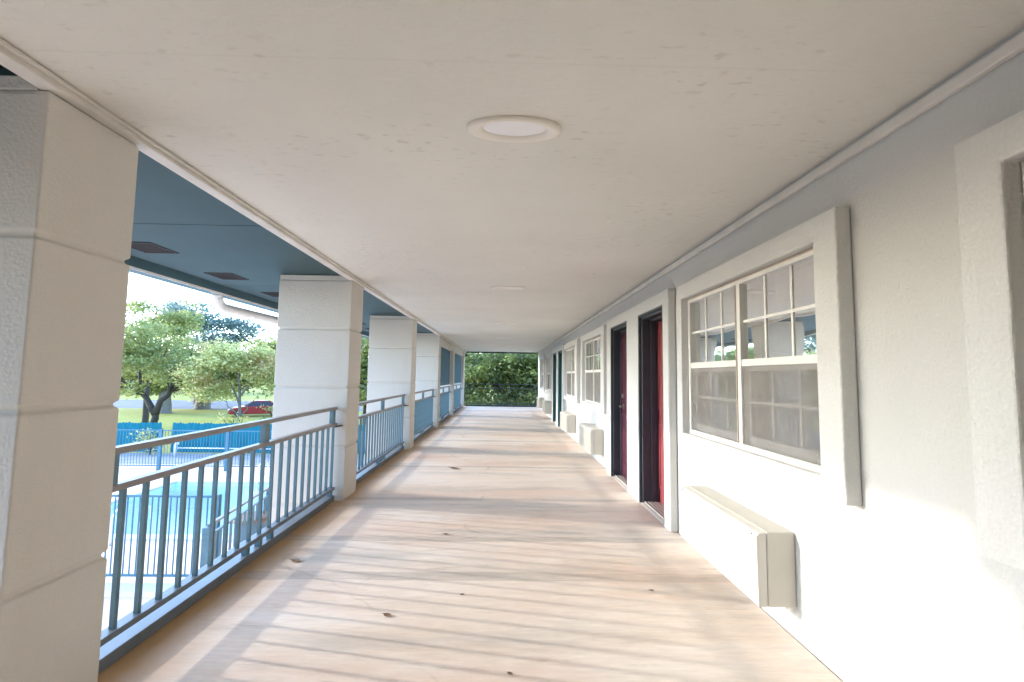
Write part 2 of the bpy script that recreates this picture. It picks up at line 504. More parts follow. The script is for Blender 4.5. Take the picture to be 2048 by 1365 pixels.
pool = empty('swimming_pool', (-8.4, 14.5, G), 'rectangular pale blue swimming pool set into the pinkish deck', 'swimming pool')
ox, oy, oz = -8.4, 14.5, G
def rel(mb):                     # move a mesh into the local space of its thing
    mb.v = [(x - ox, y - oy, z - oz) for x, y, z in mb.v]
    return mb
b = MB()
b.cells([PX0 - .2, PX0, PX1, PX1 + .2], [PY0 - .2, PY0, PY1, PY1 + .2], [G - 1.1, G - .95, G - .035], lambda i, j, k: k == 0 or i != 1 or j != 1)
rel(b).build('basin', M['basin'], pool)
c = MB()
c.cells([PX0 - .3, PX0 + .03, PX1 - .03, PX1 + .3], [PY0 - .3, PY0 + .03, PY1 - .03, PY1 + .3], [G - .03, G + .05], lambda i, j, k: i != 1 or j != 1)
rel(c).build('coping', M['coping'], pool, bevel=.015)
wt = MB().add([(PX0, PY0, G - .12), (PX1, PY0, G - .12), (PX1, PY1, G - .12), (PX0, PY1, G - .12)], [(0, 1, 2, 3)])
tag(wt.build('pool_water', M['water']), 'clear light blue water filling the swimming pool', 'water', kind='structure')

# ------------------------------------------------------------------ the motel building
B = empty('motel_building', (XW, 0, 0), 'white stucco motel with an upper gallery, blue-grey eaves, windows and doors', 'motel')
ox, oy, oz = XW, 0, 0
def part(mb, name, m, bevel=0., seg=2, smooth=False, parent=None):
    rel(mb)
    return mb.build(name, m, parent or B, bevel, seg, smooth)

ys = sorted({Y0, Y1} | {y for w in WINS for y in w[:2]} | {y for d in DOORS for y in d})
zs = [G - .1, -.27, 0.0, WZ0, WZ1, DZ, 2.62]
def wall_fill(i, j, k):
    ym, zm = (ys[j] + ys[j + 1]) / 2, (zs[k] + zs[k + 1]) / 2
    for w in WINS:
        if w[0] < ym < w[1] and WZ0 < zm < WZ1: return False
    for d in DOORS:
        if d[0] < ym < d[1] and 0 < zm < DZ: return False
    return True
part(MB().cells([XW, XW + .30], ys, zs, wall_fill), 'wall', M['wall'])
part(MB().box(XW + .302, 8, Y0, Y1, G - .1, 2.62), 'room_block', M['room'])
# raised stucco bands round the windows and doors
for w in WINS:
    sy, szs = [w[2], w[0], w[1], w[3]], [.80, WZ0, WZ1, 2.105]
    part(MB().cells([XS, XW - .002], sy, szs, lambda i, j, k: not (j == 1 and k == 1)), 'window_surround', M['surround'], bevel=.008)
for n, s in enumerate(DSUR):
    d0, d1 = DOORS[2 * n], DOORS[2 * n + 1]
    sy = [s[0], d0[0], d0[1], d1[0], d1[1], s[1]]
    part(MB().cells([XS, XW - .002], sy, [.003, DZ, 2.14], lambda i, j, k: not (k == 0 and j in (1, 3))), 'door_surround', M['surround'], bevel=.012)
# wall strip under the ceiling
part(MB().box(XW - .028, XW - .001, Y0, Y1, 2.315, 2.36), 'wall_moulding', M['trim'], bevel=.006)
# ceiling slab and edge trim
part(MB().box(-1.66, XW + .01, Y0, Y1, ZC, ZC + .07), 'ceiling', M['ceiling'])
tr = MB(); tr.box(-1.705, -1.632, Y0, Y1, 2.347, 2.44); tr.box(-1.632, -1.616, Y0, Y1, 2.366, 2.383)
part(tr, 'ceiling_trim', M['trim'], bevel=.005)
part(MB().box(-2.60, -2.46, Y0 - .001, .35, G - .1, 2.62), 'added_stair_wall', M['column'])  # unseen wall added to close the near opening and dim that end
# unseen wing added behind the camera to darken the near gallery
part(MB().box(-7.5, XW - .003, Y0 - 4, Y0 - .002, G - .1, 2.62), 'added_wing_wall', M['column'])
# outer soffit, in boards with hairline gaps
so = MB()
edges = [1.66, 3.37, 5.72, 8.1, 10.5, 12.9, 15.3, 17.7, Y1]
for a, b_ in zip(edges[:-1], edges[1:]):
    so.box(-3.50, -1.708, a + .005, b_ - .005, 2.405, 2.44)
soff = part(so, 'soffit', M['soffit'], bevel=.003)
def soffit_vent(y):
    v = MB()
    v.cells([-3.27, -3.25, -2.99, -2.97], [y - .175, y - .155, y + .155, y + .175], [2.398, 2.4045], lambda i, j, k: i != 1 or j != 1)
    for k in range(9):
        yy = y - .145 + k * .036
        v.box(-3.25, -2.99, yy, yy + .012, 2.400, 2.4045)
    v.box(-3.25, -2.99, y - .155, y + .155, 2.4035, 2.4046)
    o = part(v, 'vent', M['vent'], parent=soff)
    return o
for k in range(13):
    soffit_vent(4.03 + 1.165 * (k - 1))
part(MB().box(-3.84, -1.662, Y0, Y1, 2.565, 2.60), 'eave_shade_boxing', M['dark'])  # near-black board: the open eave's darkness is put into its colour
part(MB().box(-3.585, -3.502, Y0, Y1, 2.43, 2.47), 'gutter_gap', M['dark'])
gt = MB()
gt.prism([(-3.585, 2.47), (-3.585, 2.322), (-3.60, 2.315), (-3.76, 2.315), (-3.80, 2.345), (-3.83, 2.50), (-3.83, 2.56), (-3.80, 2.56), (-3.70, 2.50)], 'y', Y0, Y1)
part(MB().box(-3.83, -3.60, Y0, 2.58, 2.165, 2.313), 'fascia_board', M['gutter'])
gut = part(gt, 'gutter', M['gutter'], bevel=.003)
lip = MB().box(-3.592, -3.583, Y0, Y1, 2.306, 2.33)
part(lip, 'drip_edge', M['downspout'], parent=gut)
# downspout: ribbed elbow out of the gutter, running back to the third column
ds = MB()
path = []
ex, ey, ez = -3.72, 6.0, 2.315
R_ = .16
for k in range(13):
    a = (PI / 2) * k / 12 * .94
    path.append((ex, ey + R_ - R_ * math.cos(a), ez + .02 - R_ * math.sin(a)))
ds_r = [.066 + (.006 if k % 2 else 0) for k in range(len(path))]
lastp = Vector(path[-1])
d_ = Vector((.115, .99, -.02)).normalized()
path2 = path + [tuple(lastp + d_ * t) for t in (.08, 1.9)]
ds.tube(path2, ds_r + [.062, .062], 14)
part(ds, 'downspout', M['downspout'], smooth=False)
# header beam and blue screens between the far columns
hb = MB()
for a, b_ in ((COLS[3], COLS[4]), (COLS[4], COLS[5])):
    hb.box(-1.90, -1.70, a + CD + .002, b_ - .002, 2.13, 2.345)
part(hb, 'header_beam', M['column'], bevel=.01)
part(MB().box(-1.66, XW, Y1 - .10, Y1 - .002, 2.33, 2.384), 'end_beam', M['dark'])
part(MB().box(-3.9, 8.2, Y0 - 4.2, Y1 + .1, 2.64, 2.95), 'roof', M['roof'])

def make_window(w):
    y0, y1 = w[0] + .004, w[1] - .004
    z0, z1 = WZ0 + .004, WZ1 - .004
    ym = (y0 + y1) / 2
    xf, xb = XW - .02, XW + .06
    f = MB()
    t = .035
    f.cells([xf, xb], [y0, y0 + t, ym - .022, ym + .022, y1 - t, y1], [z0, z0 + .04, z1 - t, z1], lambda i, j, k: not (k == 1 and j in (1, 3)))
    zr = 1.435
    for a, b_ in ((y0 + t, ym - .022), (ym + .022, y1 - t)):
        f.box(xf + .004, xf + .04, a, b_, zr - .022, zr + .022)           # meeting rail
        for n in (1, 2):                                                     # muntins of the upper light
            yy = a + (b_ - a) * n / 3
            f.box(xf + .02, xf + .034, yy - .009, yy + .009, zr + .022, z1 - t)
        zz = (zr + z1 - t) / 2 + .01
        f.box(xf + .0205, xf + .0335, a, b_, zz - .009, zz + .009)
    win = part(f, 'window', M['frame'], bevel=.003)
    sash = MB()
    for a, b_ in ((y0 + t, ym - .022), (ym + .022, y1 - t)):
        lo, hi = z0 + .04, zr - .022
        sash.cells([xf + .044, xf + .072], [a + .002, a + .03, b_ - .03, b_ - .002], [lo + .002, lo + .05, hi - .03, hi], lambda i, j, k: not (j == 1 and k == 1))
        for n in (1, 2):
            yy = a + (b_ - a) * n / 3
            sash.box(xf + .052, xf + .064, yy - .009, yy + .009, lo + .05, hi - .03)
        zz = (lo + hi) / 2 + .02
        sash.box(xf + .0525, xf + .0635, a + .03, b_ - .03, zz - .009, zz + .009)
    part(sash, 'lower_sash', M['frame'], parent=win)
    bead = MB()
    bead.box(xf - .006, xf + .006, y0 + .004, y0 + .012, z0, z1)
    bead.box(xf - .006, xf + .004, ym + .022, ym + .03, z0 + .04, z1 - t)
    bead.box(xf - .006, xf + .004, y0 + .012, y1 - .012, z1 - .01, z1 - .002)
    part(bead, 'bead', M['bead'], parent=win)
    for a, b_ in ((y0 + t, ym - .022), (ym + .022, y1 - t)):
        g = MB().add([(xf + .027, a, zr), (xf + .027, b_, zr), (xf + .027, b_, z1 - t), (xf + .027, a, z1 - t)], [(0, 1, 2, 3)])
        part(g, 'pane', M['glass'], parent=win)
        g = MB().add([(xf + .059, a, z0 + .04), (xf + .059, b_, z0 + .04), (xf + .059, b_, zr), (xf + .059, a, zr)], [(0, 1, 2, 3)])
        part(g, 'pane', M['glass'], parent=win)
        s = MB().add([(xf + .012, a, z0 + .04), (xf + .012, b_, z0 + .04), (xf + .012, b_, zr - .022), (xf + .012, a, zr - .022)], [(0, 1, 2, 3)])
        part(s, 'insect_screen', M['screen'], parent=win)
    sl = MB().box(XS + .004, xf - .002, w[0] + .002, w[1] - .002, WZ0 + .0005, WZ0 + .012)
    part(sl, 'sill', M['frame'], parent=win, bevel=.003)
for w in WINS:
    make_window(w)

CUR = ['pale curtain drawn behind the window cut off at the photo edge', 'pale pleated curtain behind the nearest full window',
       'pale curtain behind the window just past the maroon door', 'pale curtain behind the window before the teal doors',
       'pale curtain behind the window just past the teal doors', 'pale curtain behind the farthest window of the gallery']
for w, lb in zip(WINS, CUR):
    mb = MB()
    n = 90
    y0, y1 = w[0] + .03, w[1] - .03
    row = []
    for i in range(n + 1):
        t = i / n
        y = y0 + (y1 - y0) * t
        x = XW + .17 + .028 * math.sin(t * 62 + 1.7 * math.sin(t * 9)) + .01 * math.sin(t * 150)
        row.append((x, y))
    cu = empty('curtain', (XW + .17, (y0 + y1) / 2, WZ0), lb, 'curtain', 'curtains behind the gallery windows')
    vs = [(x - XW - .17, y - (y0 + y1) / 2, z) for z in (.03, 1.07) for x, y in row]
    fs = [(i, i + 1, n + 2 + i, n + 1 + i) for i in range(n)]
    mb.add(vs, fs)
    o = mb.build('cloth', M['curtain'], cu, smooth=True)
    so_ = o.modifiers.new('thick', 'SOLIDIFY'); so_.thickness = .003
    rod = MB().tube([(0, -(y1 - y0) / 2, 1.08), (0, (y1 - y0) / 2, 1.08)], .009, 8).build('curtain_rod', M['frame'], cu)

def make_door(d, leaf_x, leaf_m, jamb_m, stop_m, handle):
    y0, y1 = d[0] + .003, d[1] - .003
    f = MB()
    # stepped frame: outer band, then a deeper stop
    f.cells([XS + .035, XW + .05], [y0, y0 + .045, y1 - .045, y1], [.012, DZ - .05, DZ - .003], lambda i, j, k: j != 1 or k == 1)
    f.cells([XW + .05, leaf_x - .018], [y0, y0 + .06, y1 - .06, y1], [.012, DZ - .065, DZ - .003], lambda i, j, k: j != 1 or k == 1)
    f.cells([XS + .006, XS + .035], [y0, y0 + .02, y1 - .02, y1], [.012, DZ - .022, DZ - .003], lambda i, j, k: j != 1 or k == 1)
    lf = MB()
    lf.box(leaf_x, leaf_x + .045, y0 + .02, y1 - .02, .02, DZ - .02)
    h = (y1 - y0)
    for (a, b_) in ((.10, .46), (.54, .90)):
        for (z0, z1) in ((.18, .85), (1.0, 1.85)):
            lf.cells([leaf_x - .009, leaf_x - .001], [y0 + h * a, y0 + h * a + .03, y0 + h * b_ - .03, y0 + h * b_], [z0, z0 + .03, z1 - .03, z1], lambda i, j, k: not (j == 1 and k == 1))
    door = part(lf, 'door', leaf_m, bevel=.003)
    part(f, 'frame', jamb_m, parent=door, bevel=.004)
    st = MB()
    st.cells([leaf_x - .0175, leaf_x - .0105], [y0 + .001, y0 + .085, y1 - .085, y1 - .001], [.012, DZ - .085, DZ - .004], lambda i, j, k: j != 1 or k == 1)
    part(st, 'door_stop', stop_m, parent=door)
    th = MB()
    th.prism([(XS + .012, .002), (leaf_x + .02, .002), (leaf_x + .02, .032), (XW, .028), (XS + .03, .014)], 'y', y0 + .001, y1 - .001)
    for k in range(4):
        x = XS + .05 + k * .035
        th.box(x, x + .008, y0 + .002, y1 - .002, .02, .034)
    part(th, 'threshold', M['alu'], parent=door)
    if handle is not None:
        hm = MB()
        hy = handle
        hm.tube([(leaf_x + .002, hy, .95), (leaf_x - .008, hy, .95)], .033, 16)
        hm.tube([(leaf_x, hy, .95), (leaf_x - .055, hy, .95)], .014, 10)
        hm.tube([(leaf_x - .052, hy + .01, .95), (leaf_x - .055, hy - .11, .95)], [.011, .008], 10)
        part(hm, 'handle', M['steel'], parent=door)
        part(MB().tube([(leaf_x + .002, hy, 1.09), (leaf_x - .02, hy, 1.09)], .028, 16), 'deadbolt', M['steel'], parent=door)
    return door
dr = make_door(DOORS[0], 1.665, M['red'], M['slate'], M['purple'], 4.36)
dr['label'] = 'bright red door deep in a dark slate frame'
dr = make_door(DOORS[1], 1.60, M['maroon'], M['slate'], M['slate'], 6.16)
dr['label'] = 'dark maroon door with a steel lever handle'
dr = make_door(DOORS[2], 1.60, M['teal_dark'], M['teal_dark'], M['teal_dark'], None)
dr['label'] = 'dark teal door, the nearer of the two'
dr = make_door(DOORS[3], 1.60, M['teal_dark'], M['teal_dark'], M['teal_dark'], None)
dr['label'] = 'dark teal door, the farther of the two'

# ------------------------------------------------------------------ columns
CL = ['nearest grooved stucco column, shadowed beige, filling the photo edge', 'second grooved stucco column, beside the pool railing end, warm inner face',
      'third grooved stucco column, between the striped railing sections', 'fourth stucco column, just before the blue slat screens',
      'fifth stucco column, between the two blue slat screens', 'farthest stucco column, beside the gallery end railing']
def make_column():
    hx, hy = (XC - XCO) / 2, CD / 2
    mb = MB()
    prof = [(G, 0)]
    for zg in (-2.0, -1.35, -.7, -.05, .555, 1.185, 1.81):
        prof += [(zg - .016, 0), (zg - .006, .014), (zg + .006, .014), (zg + .016, 0)]
    prof += [(2.325, 0), (2.343, .004)]
    ring = lambda z, i: [(-hx + i, -hy + i, z), (hx - i, -hy + i, z), (hx - i, hy - i, z), (-hx + i, hy - i, z)]
    vs = [p for z, i in prof for p in ring(z, i)]
    n = len(prof)
    fs = [(k * 4 + a, k * 4 + (a + 1) % 4, (k + 1) * 4 + (a + 1) % 4, (k + 1) * 4 + a) for k in range(n - 1) for a in range(4)]
    fs += [(3, 2, 1, 0), tuple((n - 1) * 4 + a for a in range(4))]
    mb.add(vs, fs)
    mb.box(-hx + .004, hx - .045, -hy + .004, hy - .004, 2.3432, 2.399)
    return mb
cx = (XC + XCO) / 2
first = None
for y, lb in zip(COLS, CL):
    if first is None:
        o = first = make_column().build('stucco_column', M['column'], bevel=.006)
    else:
        o = first.copy(); COL.objects.link(o)
    o.location = (cx, y + CD / 2, 0)
    tag(o, lb, 'column', 'stucco columns along the gallery')

# ------------------------------------------------------------------ railings between the columns
def make_railing(L, cross=False):
    """railing along +Y from 0 to L, standing on the slab edge; x=0 is its inner face"""
    r = empty('balcony_railing')
    MB().box(-.055, 0, .015, L - .015, .949, .980).build('handrail', M['handrail'], r, bevel=.003)
    MB().box(-.055, 0, .015, L - .015, .781, .812).build('guard_rail', M['handrail'], r, bevel=.003)
    MB().box(-.065, 0, .015, L - .015, .117, .147).build('bottom_rail', M['lower_rail'], r, bevel=.003)
    MB().box(-.085, 0, .015, L - .015, .003, .062).build('base_rail', M['lower_rail'], r, bevel=.003)
    n = max(3, round(L / .1372))
    bal = MB().box(-.041, -.019, -.0105, .0105, .1472, .7808)
    me = None
    for k in range(n):
        y = .045 + (L - .09) * k / (n - 1)
        if me is None:
            o = bal.build('baluster', M['rail'], r); me = o
        else:
            o = me.copy(); COL.objects.link(o)
            o.parent = r
        o.location = (0, y, 0)
    sp = None
    for k, y in enumerate((.09, L / 2, L - .09) if L > 2 else (.09, L - .09)):
        if sp is None:
            sp = o = MB().box(-.045, -.008, -.036, .036, .8122, .9488).build('spacer_plate', M['rail'], r)
        else:
            o = sp.copy(); COL.objects.link(o); o.parent = r
        o.location = (0, y, 0)
    ft = None
    for y in (.06, L / 2 - .17, L / 2, L / 2 + .17, L - .06):
        if ft is None:
            ft = o = MB().box(-.05, -.012, -.02, .02, .0622, .1168).build('foot_block', M['rail'], r)
        else:
            o = ft.copy(); COL.objects.link(o); o.parent = r
        o.location = (0, y, 0)
    if not cross:
        bk = MB()
        bk.box(-.046, .003, L - .02, L + .016, .774, .780)
        bk.add([(-.02, L - .03, .761), (.05, L + .01, .776), (.05, L + .01, .788), (-.02, L - .03, .780),
                (-.02, L - .012, .761), (.05, L + .03, .776), (.05, L + .03, .788), (-.02, L - .012, .780)],
               [(0, 1, 2, 3), (4, 7, 6, 5), (0, 4, 5, 1), (3, 2, 6, 7), (0, 3, 7, 4), (1, 5, 6, 2)])
        bk.build('wall_bracket', M['bracket'], r)
    return r
RL = ['nearest slate blue balcony railing overlooking the swimming pool', 'second balcony railing, between the two widest columns, lit balusters',
      'third balcony railing, its balusters merging into a blue strip', 'fourth balcony railing, under the nearer blue slat screen',
      'fifth balcony railing, under the farther blue slat screen']
XR = -1.75
for k in range(5):
    a, b_ = COLS[k] + CD + .012, COLS[k + 1] - .012
    r = make_railing(b_ - a)
    r.location = (XR, a, 0)
    tag(r, RL[k], 'railing', 'railings along the gallery edge')
r = make_railing(3.1, True)
r.location = (1.46, Y1 - .12, 0); r.rotation_euler = (0, 0, PI / 2)
tag(r, 'dark railing closing the far end of the gallery', 'railing', 'railings along the gallery edge')
for ch in r.children:
    ch.data = ch.data.copy() if ch.data.users > 1 else ch.data
    ch.data.materials[0] = M['dark_rail']

# blue slat screens hung over the far railings
SL = ['nearer blue slat screen above the railing, between far columns', 'farther blue slat screen above the railing, by the gallery end']
for k, (i, j) in enumerate(((3, 4), (4, 5))):
    a, b_ = COLS[i] + CD + .02, COLS[j] - .02
    s = empty('slat_screen', (-1.79, a, 1.03), SL[k], 'screen', 'blue slat screens')
    L = b_ - a
    MB().cells([-.03, .01], [0, .05, L - .05, L], [0, .04, 1.06, 1.10], lambda i_, j_, k_: not (j_ == 1 and k_ == 1)).build('frame', M['screen_blue'], s)
    sm = MB()
    n = 22
    for q in range(n):
        y = .06 + (L - .12) * q / (n - 1)
        sm.box(-.022, .002, y - .045, y + .045, .0402, 1.0598)
    sm.build('slats', M['screen_blue'], s)

# ------------------------------------------------------------------ through-wall air conditioners
AL = ['cream air conditioner under the nearest full window', 'cream air conditioner under the window past the maroon door',
      'cream air conditioner under the window before the teal doors', 'cream air conditioner just past the teal doors, last but one', 'farthest air conditioner, at the gallery end']
def make_ac():
    a = empty('air_conditioner')
    # local: x = 0 at the wall, -x outwards; y along the wall; z up
    MB().box(-.150, -.001, 0, 1.05, .158, .535).build('casing', M['ac_body'], a, bevel=.008)
    g = MB()
    g.prism([(-.152, .158), (-.152, .532), (-.19, .528), (-.205, .512), (-.2, .165), (-.195, .158)], 'y', .004, 1.046)
    fr = g.build('front_cover', M['ac_front'], a, bevel=.003)
    lv = MB()
    for k in range(50):
        y = .03 + k * .0202
        lv.box(-.2085, -.2035, y, y + .009, .185, .50)
    lv.build('louvre', M['ac_front'], fr)
    tb = MB()
    for k in range(16):
        z = .175 + k * .0215
        tb.box(-.206, -.19, 1.0462, 1.056, z, z + .011)
    tb.build('edge_fins', M['ac_front'], fr)
    sc = MB()
    for (y, z) in ((.05, .515), (1.0, .515)):
        sc.tube([(-.2045, y, z), (-.2075, y, z)], .005, 8)
    sc.build('screw', M['bracket'], fr)
    return a
proto = make_ac()
for k, y in enumerate((2.46, 7.10, 9.80, 14.7, 17.3)):
    a = proto if k == 0 else copy_tree(proto)
    a.location = (XW, y, 0)
    if k == 0:                       # the nearest unit has a plain smooth cover
        near_ac = a
    tag(a, AL[k], 'air conditioner', 'air conditioners along the wall')

for ch in near_ac.children:
    for gc in list(ch.children):
        if gc.name.startswith('louvre'):
            bpy.data.objects.remove(gc)

# ------------------------------------------------------------------ ceiling lights (oval recessed)
LL = ['large oval ceiling light nearest the camera', 'second recessed ceiling light along the walkway', 'third recessed ceiling light along the walkway',
      'fourth recessed ceiling light, far along the walkway', 'farthest recessed ceiling light, close to the gallery end']
def make_lamp():
    l = empty('ceiling_light')
    ring = MB()
    n = 48
    prof = [(1.0, 0.), (1.0, -.010), (.96, -.017), (.86, -.019), (.74, -.013), (.66, -.004), (.66, -.0005)]
    vs = [(.202 * r * math.cos(2 * PI * k / n), .096 * r * math.sin(2 * PI * k / n), z) for r, z in prof for k in range(n)]
    fs = [(i * n + k, i * n + (k + 1) % n, (i + 1) * n + (k + 1) % n, (i + 1) * n + k) for i in range(len(prof) - 1) for k in range(n)]
    ring.add(vs, fs).build('trim_ring', M['lamp_ring'], l, smooth=True)
    lens = MB()
    prof = [(.66, -.0025), (.5, -.004), (.25, -.007), (.02, -.008)]
    vs = [(.202 * r * math.cos(2 * PI * k / n), .096 * r * math.sin(2 * PI * k / n), z) for r, z in prof for k in range(n)]
    fs = [(i * n + k, i * n + (k + 1) % n, (i + 1) * n + (k + 1) % n, (i + 1) * n + k) for i in range(len(prof) - 1) for k in range(n)]
    fs.append(tuple((len(prof) - 1) * n + k for k in range(n)))
    lens.add(vs, fs).build('lens', M['lamp_lens'], l, smooth=True)
    return l
proto = make_lamp()
for k, y in enumerate((1.90, 5.46, 9.12, 12.85, 16.5)):
    l = proto if k == 0 else copy_tree(proto)
    l.location = (.03 if k < 2 else -.0, y, ZC - .0005)
    tag(l, LL[k], 'ceiling light', 'recessed ceiling lights')

# small wall lamp on the last column
sl = empty('wall_lamp', (-1.665, 19.7, 2.2), 'tiny white and dark wall lamp high on the farthest column', 'lamp')
MB().box(.001, .03, -.06, .06, -.08, .08).build('back_plate', M['white_paint'], sl, bevel=.005)
MB().prism([(.03, -.06), (.03, .06), (.12, .03), (.16, -.05)], 'y', -.05, .05).build('lamp_head', M['bracket'], sl, bevel=.005)

# ------------------------------------------------------------------ dry leaves on the walkway
LFL = [(-1.45, 3.42, 'curled dry leaf lying beside the nearest railing', .075), (-.62, 2.68, 'dry brown leaf lying on sunlit concrete near the camera', .055),
       (-.23, 2.93, 'small dry leaf lying near the middle of the walkway', .03), (-.68, 6.75, 'long brown leaf lying on the walkway past the second column', .14),
       (-.46, 4.0, 'pale dry leaf lying on the middle of the walkway', .05), (.95, 3.0, 'tiny dry leaf lying near the nearest air conditioner', .03),
       (.05, 2.18, 'dark stalk lying at the bottom of the photo', .03)]
for x, y, lb, s in LFL:
    mb = MB()
    n = 7
    vs, fs = [], []
    for i in range(n):
        t = i / (n - 1)
        wd = .32 * math.sin(PI * min(1, t * 1.02 + .01)) ** .8
        for j in (-1, 0, 1):
            vs.append(((t - .5) * s, j * wd * s, (.12 * abs(j) * wd + .35 * (t - .5) ** 2 + .02) * s + .001))
    for i in range(n - 1):
        for j in range(2):
            fs.append((i * 3 + j, i * 3 + j + 1, i * 3 + j + 4, i * 3 + j + 3))
    mb.add(vs, fs)
    mb.tube([(-.7 * s, 0, .08 * s + .002), (-.5 * s, 0, .09 * s + .002)], .02 * s, 5)
    o = mb.build('dry_leaf', M['dry_leaf'])
    o.modifiers.new('thick', 'SOLIDIFY').thickness = .001
    o.location = (x, y, .001); o.rotation_euler = (0, 0, random.uniform(-.5, .5))
    tag(o, lb, 'leaf', 'dry leaves on the walkway')

# ------------------------------------------------------------------ pool surroundings
def metal_fence(p, q, h, name, label, group, post_every, post_w, bar=.018, gap=.115):
    p, q = Vector(p), Vector(q)
    d = q - p; L = d.length; a = math.atan2(d.y, d.x)
    f = empty(name, p, label, 'fence', group); f.rotation_euler = (0, 0, a)
    MB().box(0, L, -.02, .02, h - .04, h).build('top_rail', M['pool_fence'], f)
    MB().box(0, L, -.02, .02, .17, .21).build('bottom_rail', M['pool_fence'], f)
    n = int(L / gap)
    if n <= 100:
        first_ = None
        for k in range(1, n):
            if first_ is None:
                o = first_ = MB().box(-bar / 2, bar / 2, -bar / 2, bar / 2, .2102, h - .0402).build('picket', M['pool_fence'], f)
            else:
                o = first_.copy(); COL.objects.link(o); o.parent = f
            o.location = (k * gap, 0, 0)
    else:
        mb = MB()
        for k in range(1, n):
            mb.box(k * gap - bar / 2, k * gap + bar / 2, -bar / 2, bar / 2, .2102, h - .0402)
        o = mb.build('pickets', M['pool_fence'], f); o['kind'] = 'stuff'
    first_ = None
    s = 0
    while s <= L + .01:
        if first_ is None:
            o = first_ = MB().box(-post_w / 2, post_w / 2, -.045, .045, 0, h + .02).build('post', M['pool_fence'], f, bevel=.004)
        else:
            o = first_.copy(); COL.objects.link(o); o.parent = f
        o.location = (s, 0, 0)
        s += post_every
    return f
metal_fence((-15.0, 9.1, G), (-5.35, 9.1, G), 1.66, 'pool_fence', 'thin blue picket fence on the near side of the pool', 'metal pool fences', 4.82, .05)
metal_fence((-22.0, 19.35, G), (-2.5, 19.35, G), 1.62, 'pool_fence', 'blue picket fence on the far side of the pool', 'metal pool fences', 2.7, .13, .016, .12)

# heavy stair railing near the pool gate
sr = empty('stair_railing', (-4.62, 7.62, G), 'blue stair railing with a thick post below the balcony', 'railing')
sr.rotation_euler = (0, 0, math.radians(97))
MB().box(0, 2.6, -.03, .03, 1.56, 1.60).build('handrail', M['handrail'], sr, bevel=.004)
MB().box(0, 2.6, -.02, .02, 1.40, 1.43).build('guard_rail', M['rail'], sr)
MB().box(0, 2.6, -.02, .02, .12, .16).build('bottom_rail', M['rail'], sr)
MB().box(-.07, .07, -.07, .07, 0, 1.555).build('post', M['rail'], sr, bevel=.006)
MB().box(2.5, 2.6, -.05, .05, 0, 1.555).build('post', M['rail'], sr, bevel=.006)
first_ = None
for k in range(12):
    if first_ is None:
        o = first_ = MB().box(-.03, .03, -.012, .012, .1602, 1.3998).build('baluster', M['rail'], sr)
    else:
        o = first_.copy(); COL.objects.link(o); o.parent = sr
    o.location = (.22 + k * .19, 0, 0)

tc_ = empty('trash_can', (-5.05, 9.75, G), 'blue-grey trash can with a tan rim beside the pool fence', 'trash can')
MB().lathe([(.24, 0), (.30, .06), (.33, 1.0), (.335, 1.02)], 28).build('body', M['bin_blue'], tc_, smooth=False)
MB().lathe([(.30, 1.0205), (.355, 1.0205), (.36, 1.07), (.34, 1.10), (.30, 1.10)], 28).build('rim', M['bin_rim'], tc_)

def pool_ladder(x, y, rz, label):
    l = empty('pool_ladder', (x, y, G), label, 'pool ladder', 'pool ladders')
    l.rotation_euler = (0, 0, rz)
    first_ = None
    for s in (0, .55):
        pts = [(0, -.62, .0), (0, -.62, .45)] + [(0, -.62 + .35 - .35 * math.cos(a), .45 + .28 * math.sin(a)) for a in np.linspace(.3, PI - .2, 9)] + [(0, .12, .2), (0, .12, -.85)]
        if first_ is None:
            o = first_ = MB().tube(pts, .024, 8).build('grab_rail', M['chrome'], l, smooth=True)
        else:
            o = first_.copy(); COL.objects.link(o); o.parent = l
        o.location = (s, 0, 0)
    first_ = None
    for z in (-.3, -.6):
        if first_ is None:
            o = first_ = MB().box(.01, .54, .08, .16, -.02, .02).build('step', M['white_paint'], l)
        else:
            o = first_.copy(); COL.objects.link(o); o.parent = l
        o.location = (0, 0, z)
pool_ladder(-9.15, PY0 - .05, .35, 'polished grab rails of the ladder on the near pool edge')
pool_ladder(-8.3, PY1 + .05, PI, 'pale grab rails on the far edge of the pool')

# teal board fence: two runs with a gap, each leaning a little
def board_fence(x0, x1, y, label, lean):
    L = x1 - x0
    f = empty('board_fence', (x0, y, G), label, 'fence', 'teal board fences')
    f.rotation_euler = (math.radians(lean), 0, 0)
    mb = MB()
    n = int(L / .15)
    for k in range(n):
        t = random.uniform(-.03, .03)
        h = 1.46 + t
        x = k * .15
        mb.prism([(x + .004, .03), (x + .146, .03), (x + .146, h - .04), (x + .11, h), (x + .04, h), (x + .004, h - .04)], 'y', -.012 + random.uniform(0, .006), .012)
    mb.build('boards', M['teal_board'], f)
    MB().box(0, n * .15, .0125, .06, .35, .43).build('rail', M['teal_board'], f)
    MB().box(0, n * .15, .0125, .06, 1.1, 1.18).build('rail', M['teal_board'], f)
    first_ = None
    k = 0.
    while k < L:
        if first_ is None:
            o = first_ = MB().box(-.045, .045, .0605, .15, 0, 1.4).build('post', M['teal_board'], f)
        else:
            o = first_.copy(); COL.objects.link(o); o.parent = f
        o.location = (k + .05, 0, 0)
        k += 2.4
board_fence(-32, -16.75, 23.5, 'teal board fence with a ragged top, run behind the dark tree', 1.0)
board_fence(-16.35, -9.6, 23.5, 'teal board fence beside the gap, run behind the white pipe barrier', -1.2)
board_fence(-9.3, -4.0, 23.6, 'teal board fence run mostly hidden by the second column', .5)
pb = empty('pipe_barrier', (-15.5, 22.6, G), 'white bent pipe barrier in front of the teal fence', 'barrier')
